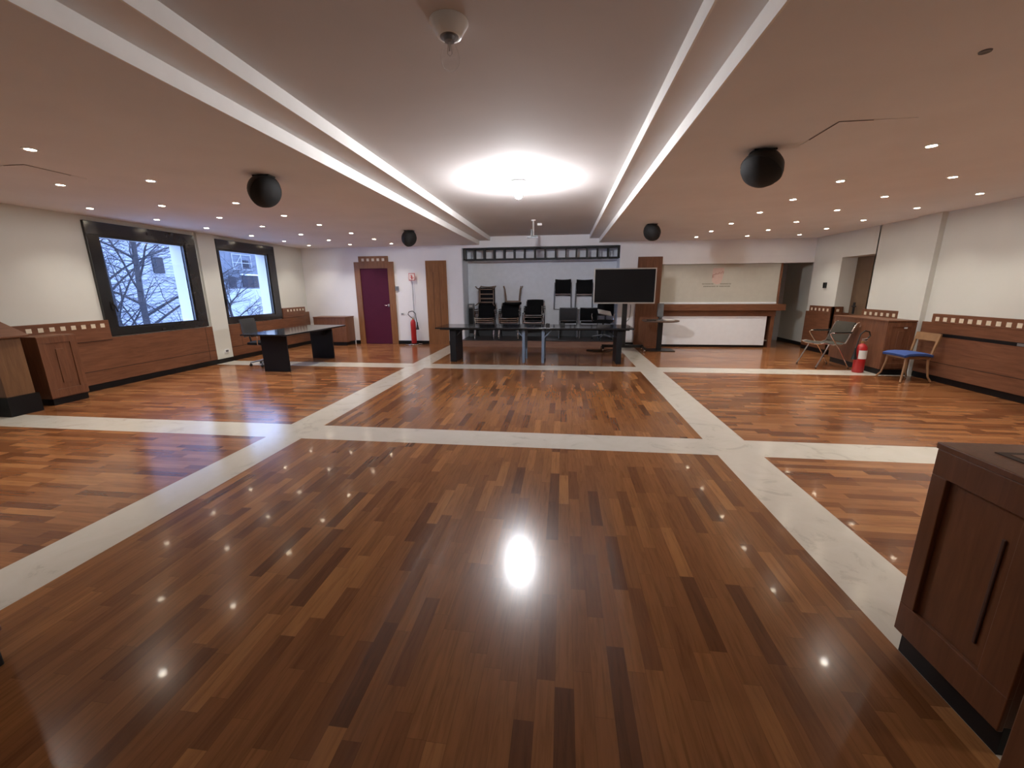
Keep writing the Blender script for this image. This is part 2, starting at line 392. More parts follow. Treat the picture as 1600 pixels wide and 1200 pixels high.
# ------------------------------------------------------------------ windows
def window(n, fr, gl, label):
    t = thing('window_%d' % n, label, 'window', (XL, fr[0], WZ[0])); t['kind'] = 'structure'
    dy, H = fr[1]-fr[0], WZ[1]-WZ[0]; a, c = gl[0]-fr[0], gl[1]-fr[0]; z0, z1 = GZ[0]-WZ[0], GZ[1]-WZ[0]
    b = MB(); x0, x1 = 0.0, 0.045
    b.box(x0, x1, 0, dy, z1+.03, H, 'window_frame'); b.box(x0, x1, 0, dy, 0, z0-.03, 'window_frame')
    b.box(x0, x1, 0, a-.03, z0-.03, z1+.03, 'window_frame'); b.box(x0, x1, c+.03, dy, z0-.03, z1+.03, 'window_frame')
    b.build('frame', t, 0.004)
    b = MB(); s0, s1 = -0.03, 0.028
    b.box(s0, s1, a-.03, c+.03, z1-.0, z1+.03, 'window_frame'); b.box(s0, s1, a-.03, c+.03, z0-.03, z0, 'window_frame')
    b.box(s0, s1, a-.03, a, z0, z1, 'window_frame'); b.box(s0, s1, c, c+.03, z0, z1, 'window_frame')
    sash = b.build('sash', t)
    b = MB(); b.box(-0.012, -0.006, a, c, z0, z1, 'clear_glass'); b.build('glass_pane', sash)
    b = MB(); b.box(0.045, 0.06, a-.075, a-.045, z0+.28, z0+.40, 'black_plastic'); b.tube([(.055, a-.06, z0+.37), (.085, a-.06, z0+.37), (.09, a-.04, z0+.33), (.09, a-.015, z0+.24)], .010, 'black_plastic')
    b.build('handle', t)
    b = MB(); b.box(.045, .065, (a+c)/2-.03, (a+c)/2+.03, .02, .05, 'black_plastic'); b.build('latch', t)
window(1, W1, G1, 'large dark-framed window with bare tree outside, nearer the viewer')
window(2, W2, G2, 'dark-framed window nearer the far corner, behind the office chair')

# ------------------------------------------------------------------ exterior
b = MB(); b.box(-40, XL-.3, -12, 45, -4.2, -4.0, 'ground_pale'); o = b.build('ground'); setp(o, 'pale snowy ground outside the windows', 'ground', None, 'structure')
def on(x, y, z0=-4.0): return (x, y, z0)
t = thing('apartment_building', 'pale coursed building with one dark window outside nearer window', 'building', (-18.2, 10, -4))
b = MB(); b.box(-3, 0, -2, 9.8, 0, 12, 'facade_courses'); b.build('wall', t)
for k, (ya, yb, za, zb) in enumerate([(6.65, 7.15, 6.3, 7.0), (2.6, 3.3, 5.9, 7.2), (6.6, 7.2, 2.4, 3.6)]):
    b = MB(); b.box(0.0, .06, ya, yb, za, zb, 'roof_dark'); b.build('window', t)
t = thing('garage_building', 'grey building with two dark garage doors outside farther window', 'building', (-22.5, 22, -4))
b = MB(); b.box(-4, 0, -1.5, 14, 5.1, 12, 'facade_grey'); b.box(-4, 0, -1.5, 14, 0, 5.1, 'facade_white'); b.build('wall', t)
for ya, yb, za, zb in [(4.9, 6.4, 5.75, 6.55), (3.7, 4.3, 5.75, 6.45), (5.2, 5.7, 7.1, 7.6)]:
    b = MB(); b.box(0, .05, ya, yb, za, zb, 'roof_dark'); b.build('garage_door', t)
b = MB(); b.box(0, .12, 4.8, 6.5, 6.57, 6.66, 'white_paint'); b.box(0, .08, -1.5, 3.2, 6.6, 7.3, 'facade_white'); b.build('canopy', t)
b = MB(); b.box(0, .5, -1.5, 9, 0, 5.65, 'facade_white'); b.build('snowy_terrace', t)
b = MB()
for y0 in (4.2, 5.0, 5.9): b.tube([(.08, y0, 6.9), (.08, y0, 8.0)], .02, 'facade_white')
for z0 in (6.95, 7.4, 7.95): b.tube([(.08, 4.2, z0), (.08, 5.9, z0)], .02, 'facade_white')
b.tube([(.08, 4.2, 6.95), (.08, 5.0, 7.9)], .015, 'facade_white'); b.build('scaffold', t)
def tree(name, label, base, h, r, seed, lean=0.0, dens=4):
    rnd = random.Random(seed); b = MB()
    def branch(p, d, L, r, lv):
        n = 5; pts = [Vector(p)]; rs = [r]; dd = Vector(d).normalized()
        for i in range(n):
            dd = (dd + Vector([rnd.uniform(-.16, .16) for _ in range(3)]) + Vector((0, 0, .04 if lv else .0))).normalized()
            pts.append(pts[-1] + dd*L/n); rs.append(max(r*(1-.8*(i+1)/n) if lv else r*(1-.6*(i+1)/n), .0035))
        b.tube(pts, rs, 'bark', 5 if lv < 2 else 3)
        if lv >= 3: return
        k = (20, 9, 7)[lv]
        for i in range(k):
            f = .22 + .76*(i+.5)/k if lv == 0 else .15+.8*(i+.5)/k
            j = min(int(f*n), n-1); q = pts[j].lerp(pts[j+1], f*n-j)
            ang = rnd.uniform(0, 2*PI); side = Vector((math.cos(ang), math.sin(ang), 0))
            tg = (pts[j+1]-pts[j]).normalized()
            nd = tg*(.55 if lv == 0 else .5) + side*.8
            branch(q, nd, L*(.5 if lv == 0 else .55)*(1-.45*f)*rnd.uniform(.8, 1.2), rs[j]*(.42 if lv == 0 else .5), lv+1)
    branch(Vector((0, 0, 0)), Vector((0, lean, 1)), h, r, 0)
    o = b.build(name); o.location = base; setp(o, label, 'tree', 'bare trees outside'); return o
tree('bare_tree', 'bare branching tree filling the nearer window view', (-11.0, 9.72, -4), 9.0, .12, 3, -.0)
tree('bare_tree', 'bare tree seen low in the farther window', (-12.6, 14.6, -4), 5.6, .10, 11)
tree('bare_tree', 'second bare tree at the left edge of the nearer window', (-12.5, 10.2, -4), 7.6, .11, 8, -.05)

# ------------------------------------------------------------------ panelling with inlaid squares
def frieze_tiles(t, axis, p, a0, a1, zc, n, s=0.062, sgn=1):
    for i in range(n):
        b = MB()
        c = a0 + (a1-a0)*i/(n-1) if n > 1 else a0
        if axis == 'x': b.box(p, p+sgn*.003, c-s/2, c+s/2, zc-s/2, zc+s/2, 'inlay')
        else: b.box(c-s/2, c+s/2, p, p+sgn*.003, zc-s/2, zc+s/2, 'inlay')
        b.build('inlay_tile', t)
# under window 1
t = thing('wall_panelling', 'long wooden wall panelling beneath the nearer window with inlaid squares', 'wall panelling', (XL, 4.3, 0), group=None)
xp = 0.055
b = MB(); b.box(0, xp, 0, 3.30, .095, .785, 'panel_wood'); b.build('lower_panel', t, .003)
b = MB(); b.box(0, xp+.008, 0, 1.37, .76, 1.065, 'panel_wood'); b.build('frieze_board', t, .003)
frieze_tiles(t, 'x', xp+.008, .23, 1.27, .985, 9, .060); 
b = MB(); b.box(xp, xp+.002, 0.5, 3.28, .293, .303, 'groove'); b.box(xp, xp+.002, 3.12, 3.128, .1, .78, 'groove'); b.box(xp+.0, xp+.0100, 0, 1.37, .752, .76, 'groove'); b.build('groove_line', t)
# under window 2
t = thing('wall_panelling', 'wooden wall panelling beneath the farther window, behind the office chair', 'wall panelling', (XL, 8.03, 0))
b = MB(); b.box(0, xp, 0, 2.90, .095, .785, 'panel_wood'); b.box(0, xp, 1.78, 2.90, .785, .91, 'panel_wood'); b.build('lower_panel', t, .003)
b = MB(); b.box(0, xp+.006, 1.79, 2.72, .80, 1.055, 'panel_wood'); b.build('frieze_board', t, .003)
frieze_tiles(t, 'x', xp+.006, 1.98, 2.62, .985, 6, .055); 
b = MB(); b.box(xp, xp+.002, 0, 2.9, .293, .303, 'groove'); b.box(xp, xp+.002, .3, .308, .3, .78, 'groove'); b.build('groove_line', t)
# long right panelling
t = thing('wall_panelling', 'long dark wooden panelling on the right wall with row of inlaid squares', 'wall panelling', (XR, 2.6, 0))
b = MB(); b.box(0, -.05, 0, 4.95, .10, .93, 'panel_wood'); b.build('lower_panel', t, .003)
b = MB(); b.box(0, -.055, 0, 4.78, .93, 1.065, 'panel_wood'); b.build('frieze_board', t, .003)
frieze_tiles(t, 'x', -.055, .4, 4.68, .985, 33, .064, -1); 
b = MB(); b.box(-.05, -.052, 0, 4.95, .305, .315, 'groove'); b.box(-.05, -.052, 0, 4.6, .765, .771, 'groove'); b.build('groove_line', t)
b = MB(); b.box(-.05, -.053, 3.2, 4.57, .72, .765, 'dark_skirting'); b.box(-.053, -.056, 3.2, 3.45, .725, .76, 'grey_plastic'); b.build('vent_slot', t)
# right panelling behind the box cabinet
t = thing('wall_panelling', 'short wooden panelling with six inlaid squares above the box cabinet', 'wall panelling', (XR, 8.05, 0))
b = MB(); b.box(0, -.05, 0, .93, .10, 1.065, 'panel_wood'); b.build('frieze_board', t, .003)
frieze_tiles(t, 'x', -.05, .12, .83, .985, 6, .06, -1); 
# corner panelling at the niche
t = thing('corner_panelling', 'dark wooden corner panelling with inlaid squares beside the door niche', 'wall panelling', (XR, 9.90, 0))
b = MB(); b.box(0, -.05, 0, .99, .10, .93, 'panel_wood'); b.box(-.05, .30, 0.0, .035, .10, .93, 'panel_wood'); b.build('lower_panel', t, .003)
b = MB(); b.box(0, -.055, -.004, .85, .93, 1.065, 'panel_wood'); b.box(-.055, .17, -.004, .035, .93, 1.065, 'panel_wood'); b.build('frieze_board', t, .003)
frieze_tiles(t, 'x', -.055, .15, .75, .985, 5, .06, -1); frieze_tiles(t, 'y', -.004, .06, .06, .985, 1, .055, -1); 
b = MB(); b.box(-.045, .3, .0, .03, 0, .10, 'dark_skirting'); b.box(-.045, 0, 0, .99, 0, .10, 'dark_skirting'); b.build('plinth', t)

# ------------------------------------------------------------------ cabinets
def inset(b, axis, p, a0, a1, z0, z1, sgn, mat, d=0.012, w=.05):
    """a raised frame on a face leaving a sunk field with a central ridge"""
    def bx(c0, c1, za, zb, t=d, m=mat):
        if axis == 'x': b.box(p, p+sgn*t, c0, c1, za, zb, m)
        else: b.box(c0, c1, p, p+sgn*t, za, zb, m)
    bx(a0, a1, z1-w, z1); bx(a0, a1, z0, z0+w*1.3); bx(a0, a0+w, z0+w*1.3, z1-w); bx(a1-w, a1, z0+w*1.3, z1-w)
    c = (a0+a1)/2; bx(c-.045, c+.045, z0+w*2.2, z1-w*2.0, d*.8)
# back-left low cabinet
t = thing('low_cabinet', 'low wooden cabinet against the far wall left of the aubergine door', 'cabinet', (-6.35, 10.73, 0))
b = MB(); b.box(-.47, .47, -.23, .22, .10, .76, 'panel_wood_z'); b.build('body', t, .004)
b = MB(); b.box(-.47, .48, -.245, .22, .76, .79, 'panel_wood_x'); b.build('top', t, .004)
b = MB(); b.box(-.46, .455, -.215, .22, 0, .10, 'dark_skirting'); b.build('plinth', t)
b = MB(); b.box(-.45, .45, -.236, -.23, .15, .72, 'panel_wood_z'); b.build('door', t)
# narrow cabinet on the left
t = thing('narrow_cabinet', 'narrow wooden cabinet with inset panel standing against the left panelling', 'cabinet', (-6.98, 4.68, 0))
b = MB(); b.box(-.205, .17, -.22, .22, .09, .93, 'panel_wood_z'); b.build('body', t, .004)
b = MB(); inset(b, 'x', .17, -.22, .22, .10, .92, 1, 'panel_wood_z', .014, .085); b.build('door', t, .003)
b = MB(); b.box(-.205, .165, -.205, .21, 0, .09, 'dark_skirting'); b.build('plinth', t)
# nearest left cabinet with sloped lid
t = thing('sloped_cabinet', 'wooden cabinet with sloping lid and tall black plinth at the left edge', 'cabinet', (-6.98, 4.13, 0))
b = MB(); b.box(-.255, .24, -.14, .14, .24, .96, 'light_wood'); b.build('body', t, .004)
b = MB(); b.prism([(-.255, .965), (.34, .965), (.34, .985), (-.255, 1.24)], 'y', -.20, .17, 'panel_wood'); b.build('lid', t, .003)
b = MB(); b.box(-.255, .27, -.16, .16, 0, .24, 'dark_skirting'); b.build('plinth', t)
# right box cabinet
t = thing('box_cabinet', 'square wooden box cabinet against the right wall behind the fire extinguisher', 'cabinet', (5.68, 8.3, 0))
b = MB(); b.box(-.23, .205, -.70, .70, .10, .915, 'panel_wood_z'); b.build('body', t, .004)
b = MB(); b.box(-.24, .205, -.715, .71, .915, .94, 'panel_wood'); b.build('top', t, .004)
b = MB(); inset(b, 'y', -.70, -.22, .20, .12, .90, -1, 'panel_wood_z', .010, .07); b.build('side_door', t, .002)
b = MB(); b.box(-.20, .20, -.69, .68, 0, .10, 'dark_skirting'); b.build('plinth', t)
b = MB(); b.box(.02, .07, -.712, -.710, .80, .825, 'paper'); b.build('sticker', t)
# large near right cabinet
t = thing('panelled_cabinet', 'large dark panelled wooden cabinet in the right foreground', 'cabinet', (1.41, 1.4, 0))
b = MB(); b.box(.016, .62, -.20, .205, .11, .90, 'dark_cabinet_wood'); b.build('body', t, .003)
b = MB()
y0, y1, z0, z1 = -.21, .21, .105, .905
b.box(0, .017, y0, y1, z1-.10, z1, 'dark_cabinet_wood'); b.box(0, .017, y0, y1, z0, z0+.13, 'dark_cabinet_wood')
b.box(0, .017, y1-.062, y1, z0+.13, z1-.10, 'dark_cabinet_wood'); b.box(0, .017, y0, y0+.10, z0+.13, z1-.10, 'dark_cabinet_wood')
b.box(.010, .0165, -.072, -.060, z0+.20, z1-.20, 'soft_groove')
b.build('door', t, .003)
b = MB(); b.box(-.004, .64, -.215, .215, .905, .93, 'dark_cabinet_wood'); b.build('top', t, .004)
b = MB(); b.box(.10, .60, -.15, .12, .93, .9325, 'groove'); b.box(.125, .60, -.15, .095, .9325, .934, 'dark_cabinet_wood'); b.build('top_inset', t)
b = MB(); b.box(.03, .60, -.20, .20, 0, .11, 'dark_skirting'); b.build('plinth', t)
t = thing('corner_cabinet', 'brown wooden cabinet corner at the bottom right corner of the picture', 'cabinet', (1.25, .60, 0))
b = MB(); b.box(0, .7, -.45, .43, .11, .90, 'dark_cabinet_wood'); b.build('body', t, .004)
b = MB(); b.box(0.02, .7, -.44, .41, 0, .11, 'dark_skirting'); b.build('plinth', t)
b = MB(); b.box(-.02, .7, -.46, .44, .90, .93, 'dark_cabinet_wood'); b.build('top', t, .004)
t = thing('plinth_cabinet', 'black plinth corner of a cabinet at the lower left edge', 'cabinet', (-2.6, .9, 0))
b = MB(); b.box(-.35, .335, -.25, .20, 0, .09, 'black_plastic'); b.build('plinth', t, .006)
b = MB(); b.box(-.35, .24, -.25, .27, .09, .90, 'dark_cabinet_wood'); b.build('body', t, .004)

# ------------------------------------------------------------------ doors and tall panels in the far wall
t = thing('door_1', 'aubergine door in a wooden frame topped by five inlaid squares', 'door', (-5.155, YB, 0)); t['kind'] = 'structure'
b = MB()
b.box(-.56, -.40, 0, -.045, 0, 2.24, 'door_wood'); b.box(.395, .565, 0, -.045, 0, 2.24, 'door_wood'); b.box(-.40, .395, 0, -.045, 2.07, 2.24, 'door_wood')
b.box(-.42, .42, 0, -.04, 2.24, 2.39, 'door_wood'); b.build('door_frame', t, .003)
frieze_tiles(t, 'y', -.04, -.29, .29, 2.295, 5, .07, -1); 
b = MB(); b.box(-.40, .395, 0, -.02, 0.005, 2.07, 'aubergine_paint'); b.build('door_leaf', t)
b = MB(); b.box(.33, .38, -.02, -.03, 1.04, 1.12, 'chrome'); b.tube([(.35, -.03, 1.08), (.35, -.06, 1.08), (.25, -.065, 1.08)], .011, 'chrome'); b.build('door_handle', t)
def tall_panel(x0, x1, z1, label, mat, inner):
    t = thing('tall_wood_panel', label, 'wood panel', ((x0+x1)/2, YB, 0)); w = (x1-x0)/2
    b = MB(); b.box(-w, w, 0, -.03, 0, z1, mat); b.build('board', t, .003)
    if inner:
        b = MB(); b.box(-w+.2, -w+.208, -.03, -.032, .45, z1-.3, 'groove'); b.box(w-.208, w-.2, -.03, -.032, .45, z1-.3, 'groove'); b.box(-w+.2, w-.2, -.03, -.032, .45, .457, 'groove'); b.build('groove_line', t)
tall_panel(-3.695, -3.118, 2.25, 'tall narrow wooden panel left of the stage recess', 'door_wood', True)
tall_panel(1.855, 2.45, 2.26, 'tall dark wooden panel behind the television, left of bar', 'panel_wood_z', False)
# door in the right niche
t = thing('door_2', 'plain brown door at the back of the right wall niche', 'door', (6.28, 9.46, 0)); t['kind'] = 'structure'
b = MB(); b.box(0, .05, -.50, .48, 0, 2.11, 'brown_door'); b.build('door_leaf', t)
b = MB(); b.box(-.008, 0, .30, .36, .92, 1.16, 'black_metal'); b.tube([(-.008, .33, 1.08), (-.05, .33, 1.08), (-.055, .20, 1.08)], .012, 'black_metal'); b.build('door_handle', t)

# ------------------------------------------------------------------ bar
t = thing('bar_counter', 'bar counter with brown top rail and white front panel', 'bar counter', (3.9, YB, 0))
b = MB(); b.box(-1.44, 1.54, -.10, .35, .93, 1.085, 'panel_wood_x'); b.build('countertop', t, .006)
b = MB(); b.box(-1.40, 1.36, -.03, .02, .79, .93, 'panel_wood_x'); b.build('apron', t)
b = MB(); b.box(-1.36, 1.17, -.02, .03, .06, .79, 'white_paint'); b.build('front_panel', t, .003)
b = MB(); b.box(-1.40, 1.18, -.01, .10, 0, .06, 'dark_skirting'); b.build('plinth', t)
b = MB(); b.box(1.27, 1.35, -.02, .30, 0, .93, 'panel_wood_z'); b.build('end_post', t, .003)
b = MB(); b.box(1.17, 1.27, .30, .33, .0, .93, 'grey_plastic'); b.box(1.17, 1.27, .05, .30, .16, .18, 'silver_trim'); b.build('fridge_side', t)
t = thing('roller_shutter', 'lowered pale roller screen with small emblem behind bar counter', 'roller screen', (3.88, YB+.10, 1.10))
b = MB(); b.box(-1.44, 1.41, 0, .015, .03, .965, 'shutter_white'); b.build('screen_sheet', t)
b = MB(); b.box(-1.44, 1.41, -.02, .03, -.01, .03, 'white_paint'); b.build('bottom_bar', t, .003)
b = MB(); b.box(1.41, 1.455, -.02, .06, -.01, .97, 'panel_wood_z'); b.build('side_rail', t)
b = MB(); b.box(-1.46, -1.44, -.02, .06, -.01, .97, 'white_paint'); b.build('side_rail', t)
e = MB()
e.prism([(-.17, .57), (-.15, .52), (-.05, .47), (.05, .50), (.08, .62), (.10, .80), (.10, .87), (-.155, .87), (-.17, .84)], 'y', -.0015, 0.0, 'logo_pink')
pts = [(-.165, .70), (-.10, .715), (-.09, .75), (-.07, .72), (-.02, .735), (-.01, .77), (.01, .74), (.05, .75), (.07, .80), (.09, .77), (.085, .73)]
e.tube([(x, -.003, z) for x, z in pts], .005, 'logo_red', 4); e.tube([(-.16, -.003, .70), (-.165, -.003, .64), (-.13, -.003, .66)], .006, 'logo_red', 4)
e.build('emblem', t)
e = MB(); rnd = random.Random(4)
for z, xa, xb in ((.485, -.40, .30), (.425, -.36, .27)):
    x = xa
    while x < xb:
        w = rnd.choice((.010, .014, .018))
        if not (z > .45 and -.13 < x < .02) and rnd.random() > .08: e.box(x, x+w, -.0015, 0, z-.013, z+.013, 'logo_grey')
        x += w+.007
e.build('lettering', t)

# ------------------------------------------------------------------ stage
t = thing('stage_platform', 'low wooden stage platform in the recess behind the long tables', 'platform', (-.635, 11.08, 0))
b = MB(); b.box(-2.03, 2.03, -.50, .50, .0, .165, 'stage_wood'); b.build('riser', t)
b = MB(); b.box(-2.035, 2.035, -.52, .505, .165, .18, 'stage_top'); b.build('deck', t, .003)
# box truss above the recess
t = thing('lighting_truss', 'black ladder truss spanning the top of the stage recess', 'truss', (-.625, YB+.06, 2.25))
HX = 2.035
b = MB()
for y in (-.0, .22):
    for z in (0.012, .285): b.box(-HX, HX, y-.018, y+.018, z-.019, z+.019, 'truss_black')
b.build('chord_rails', t)
for i in range(16):
    x = -HX+.02 + (2*HX-.04)*i/15
    b = MB()
    for y in (0, .22): b.box(x-.017, x+.017, y-.014, y+.014, .02, .28, 'truss_black')
    b.box(x-.012, x+.012, 0, .22, 0.004, .024, 'black_metal')
    b.build('rung', t)
b = MB(); b.prism([(1.43, .285), (1.72, .285), (1.72, .235), (1.46, .235)], 'y', -.008, .008, 'black_metal'); b.prism([(1.76, .285), (HX, .285), (HX, .02), (1.98, .02), (1.98, .26), (1.85, .25)], 'y', -.008, .008, 'black_metal'); b.build('gusset_plate', t)

# ------------------------------------------------------------------ tables
tab = thing('folding_table', 'black glossy table on two slab legs in the left bay', 'table', (-5.36, 7.72, 0), PI/2)
b = MB(); b.box(-1.02, 1.02, -.46, .46, .70, .728, 'black_lacquer'); b.build('tabletop', tab, .005)
for s in (-1, 1):
    b = MB(); b.box(s*.765-.017, s*.765+.017, -.26, .26, 0, .685, 'table_frame'); b.build('leg', tab, .003)
b = MB(); b.box(-.95, .95, -.30, -.27, .675, .70, 'table_frame'); b.box(-.95, .95, .27, .30, .675, .70, 'table_frame'); b.box(-.80, .80, -.02, .02, .68, .70, 'table_frame'); b.build('under_frame', tab)
for s in (-1, 1):
    b = MB(); b.tube([(s*.75, -.10, .52), (s*.60, -.10, .69)], .012, 'table_frame'); b.build('brace', tab)
ft = thing('folding_table', 'long black table on the left of the pair before the stage', 'table', (-1.60, 8.62, 0))
b = MB(); b.box(-1.03, 1.0, -.44, .44, .70, .73, 'black_lacquer'); b.build('tabletop', ft, .005)
for xx, m, w in ((-.68, 'table_frame', .065), (.81, 'bluegrey_metal', .028)):
    b = MB(); b.box(xx-w, xx+w, -.36, -.30 if w < .05 else .22, 0, .70, m)
    if w < .05: b.box(xx-w, xx+w, .22, .28, 0, .70, m); b.box(xx-w*.6, xx+w*.6, -.3, .22, .60, .66, m)
    b.build('leg', ft, .003)
b = MB(); b.box(-.95, .92, -.36, -.33, .675, .70, 'table_frame'); b.box(-.95, .92, .25, .28, .675, .70, 'table_frame'); b.build('under_frame', ft)
for s, xx in ((1, -.61), (-1, .79)):
    b = MB(); b.tube([(xx, -.33, .54), (xx+s*.15, -.33, .69)], .011, 'table_frame' if s > 0 else 'bluegrey_metal'); b.build('brace', ft)
f2 = thing('folding_table', 'long black table on the right of the pair before the stage', 'table', (.40, 8.62, 0))
b = MB(); b.box(-1.0, 1.0, -.44, .44, .70, .73, 'black_lacquer'); b.build('tabletop', f2, .005)
for xx, m, w in ((.73, 'table_frame', .05), (-.79, 'bluegrey_metal', .028)):
    b = MB(); b.box(xx-w, xx+w, -.38, -.32 if w < .05 else .20, 0, .70, m)
    if w < .05: b.box(xx-w, xx+w, .22, .28, 0, .70, m); b.box(xx-w*.6, xx+w*.6, -.32, .22, .60, .66, m)
    b.build('leg', f2, .003)
b = MB(); b.box(-.92, .92, -.36, -.33, .675, .70, 'table_frame'); b.box(-.92, .92, .25, .28, .675, .70, 'table_frame'); b.build('under_frame', f2)
for s, xx in ((1, -.77), (-1, .68)):
    b = MB(); b.tube([(xx, -.34, .52), (xx+s*.16, -.34, .69)], .011, 'table_frame' if s < 0 else 'bluegrey_metal'); b.build('brace', f2)
for i, (x, y) in enumerate([(-.32, 8.62), (.0, 8.66)]):
    b = MB(); b.box(-.05+.02*(1-i), .05, -.06, .06, 0, .05, 'black_plastic'); b.box(-.02, .02, -.02, .02, .05, .06, 'grey_plastic'); o = b.build('table_box', None, .004); o.location = (x, y, .7302)
    setp(o, ['small black box on right long table, nearer the middle leg', 'small black box on right long table, nearer the television'][i], 'box')
# ------------------------------------------------------------------ chairs
def arm_chair(name, label, loc, rz, mesh='black_fabric', group=None, arms=True):
    """chrome tube armchair facing +y"""
    t = thing(name, label, 'chair', loc, rz, group)
    b = MB(); b.slab([(.25, .445), (.20, .465), (.05, .445), (-.10, .435), (-.19, .455)], .44, .022, mesh, 8, .012); b.build('seat', t)
    b = MB(); b.slab([(-.215, .48), (-.26, .62), (-.30, .74), (-.34, .845)], .45, .02, mesh, 8, .03); b.build('backrest', t)
    for s in (-1, 1):
        x = s*.245
        b = MB(); b.tube([(x, .27, .462), (x, .20, .472), (x, .05, .447), (x, -.12, .437), (x, -.20, .47), (x, -.235, .56), (x, -.31, .76), (x, -.345, .825), (x, -.385, .845), (x, -.42, .81), (x, -.42, .77)], .014, 'chrome'); b.build('side_rail', t)
        b = MB(); b.tube([(x*1.06, .29, .012), (x*1.03, .16, .30), (x, .10, .452)], .013, 'chrome'); b.lathe([(.016, 0), (.016, .02)], 'black_plastic', 8, (x*1.06, .29, 0)); b.build('leg', t)
        b = MB(); b.tube([(x*1.08, -.31, .012), (x*1.1, -.10, .34), (x*1.1, .10, .60), (x*1.1, .125, .645), (x*1.1, .10, .665), (x*1.1, -.30, .655)], .010, 'chrome'); b.lathe([(.016, 0), (.016, .02)], 'black_plastic', 8, (x*1.08, -.31, 0)); b.build('leg', t)
        b = MB(); b.box(x*1.1-.018, x*1.1+.018, -.27, .06, .662, .684, 'black_plastic'); b.build('armrest', t, .006)
    b = MB(); b.tube([(-.245, .235, .455), (-.12, .262, .446), (.12, .262, .446), (.245, .235, .455)], .013, 'chrome'); b.tube([(-.245, -.14, .426), (.245, -.14, .426)], .009, 'chrome'); b.build('cross_bar', t)
    return t
arm_chair('chrome_armchair', 'chrome armchair with khaki mesh back facing left near box cabinet', (5.00, 8.42, 0), PI/2+.12, 'khaki_mesh')

def wood_chair(name, label, loc, rot, fabric='blue_fabric', wd='chair_wood', group=None):
    t = thing(name, label, 'chair', loc, 0, group, rot)
    b = MB(); b.slab([(-.21, .455), (-.10, .475), (.05, .478), (.17, .47), (.235, .445)], .45, .045, fabric, 10, -.012); b.build('seat', t, .006)
    b = MB(); b.box(-.19, .19, .16, .185, .40, .44, wd); b.box(-.19, .19, -.185, -.16, .40, .44, wd); b.box(-.20, -.175, -.17, .17, .40, .44, wd); b.box(.175, .20, -.17, .17, .40, .44, wd); b.box(-.19, .19, -.06, -.03, .405, .43, wd); b.box(-.19, .19, .06, .09, .405, .43, wd); b.build('seat_frame', t)
    for s in (-1, 1):
        b = MB(); b.tube([(s*.18, .17, .44), (s*.19, .18, .28), (s*.215, .21, .10), (s*.255, .25, .012)], [.020, .017, .014, .013], wd, 8); b.build('leg', t)
        b = MB(); b.tube([(s*.18, -.17, .44), (s*.19, -.18, .28), (s*.21, -.20, .10), (s*.235, -.245, .012)], [.020, .017, .014, .013], wd, 8); b.build('leg', t)
        b = MB(); b.bar((s*.19, -.185, .40), (s*.205, -.26, .82), .035, .022, wd, (0, 1, 0)); b.build('back_post', t)
    b = MB(); b.slab([(-.245, .70), (-.262, .83)], .44, .018, wd, 8, .02); b.build('back_rail', t)
    return t
wood_chair('wooden_chair', 'wooden chair with blue padded seat standing against the right panelling', (5.56, 7.22, 0), (0, 0, PI/2+.05)).scale = (.95, .95, .93)

# stacks on the stage, seats facing the room
SZ = .18
st = [(-2.10, 11.04, 3), (-1.44, 11.04, 3)]
words = ['bottom', 'middle', 'topmost']
first = None
for k, (x, y, n) in enumerate(st):
    for i in range(n):
        lab = '%s black and chrome armchair in the %s stack on the stage' % (words[i], ['leftmost', 'second'][k])
        loc = (x, y+.05-.03*i, SZ+.05*i)
        if first is None: first = arm_chair('stacking_armchair', lab, loc, PI, 'black_fabric', 'stacked armchairs on the stage')
        else: dup(first, loc, (0, 0, PI), lab)
dup(first, (-.77, 11.20, SZ+.17), (0, 0, PI), 'upper rear black armchair in the right-hand stack of three')
dup(first, (-.80, 10.98, SZ), (0, 0, PI+.05), 'front black armchair of the right-hand stack of three')
dup(first, (-.77, 11.22, SZ+.12), (0, 0, PI), 'lower rear black armchair in the right-hand stack of three')
# upturned wooden chairs on the stacks
wood_chair('wooden_chair', 'dark wooden chair laid on its back atop the leftmost chair stack', (-2.06, 10.76, 1.32), (-PI/2, 0, 0.05), 'black_fabric', 'worn_chair_wood', 'upturned chairs on the stacks')
wood_chair('wooden_chair', 'upturned wooden chair with legs in the air atop the middle stack', (-1.36, 11.18, 1.585), (PI, 0, 0.15), 'black_fabric', 'worn_chair_wood', 'upturned chairs on the stacks')

def folded_chair(label, loc, rot=(0, 0, 0), bottom=0.0, group='folded chairs against the stage wall', back='black_fabric'):
    t = thing('folded_chair', label, 'chair', loc, 0, group, rot); H = .82
    for s in (-1, 1):
        b = MB(); b.tube([(s*.245, .0, .01), (s*.235, 0, .45), (s*.225, .0, .74)], .012, 'grey_metal'); b.build('side_tube', t)
        b = MB(); b.tube([(s*.225, -.03, .01), (s*.215, -.03, .52)], .010, 'grey_metal'); b.build('leg', t)
    b = MB(); b.slab([(-.02, .44), (-.045, .50), (-.05, .70), (-.035, .80), (-.01, .82)], .43, .028, back, 8, .02); b.build('backrest', t)
    b = MB(); b.slab([(-.055, .39), (-.075, .41), (-.06, .44)], .40, .02, 'chrome', 8, .015); b.build('seat_edge', t)
    b = MB(); b.tube([(-.245, 0, .015), (.245, 0, .015)], .011, 'grey_metal'); b.tube([(-.225, 0, .40), (.225, 0, .40)], .009, 'grey_metal'); b.build('cross_bar', t)
    return t
fc = folded_chair('black folding chair hung folded on stage wall, left of two', (-.01, 11.56, .92))
dup(fc, (.57, 11.56, .91), (0, 0, 0), 'black folding chair hung folded on stage wall, half behind television')
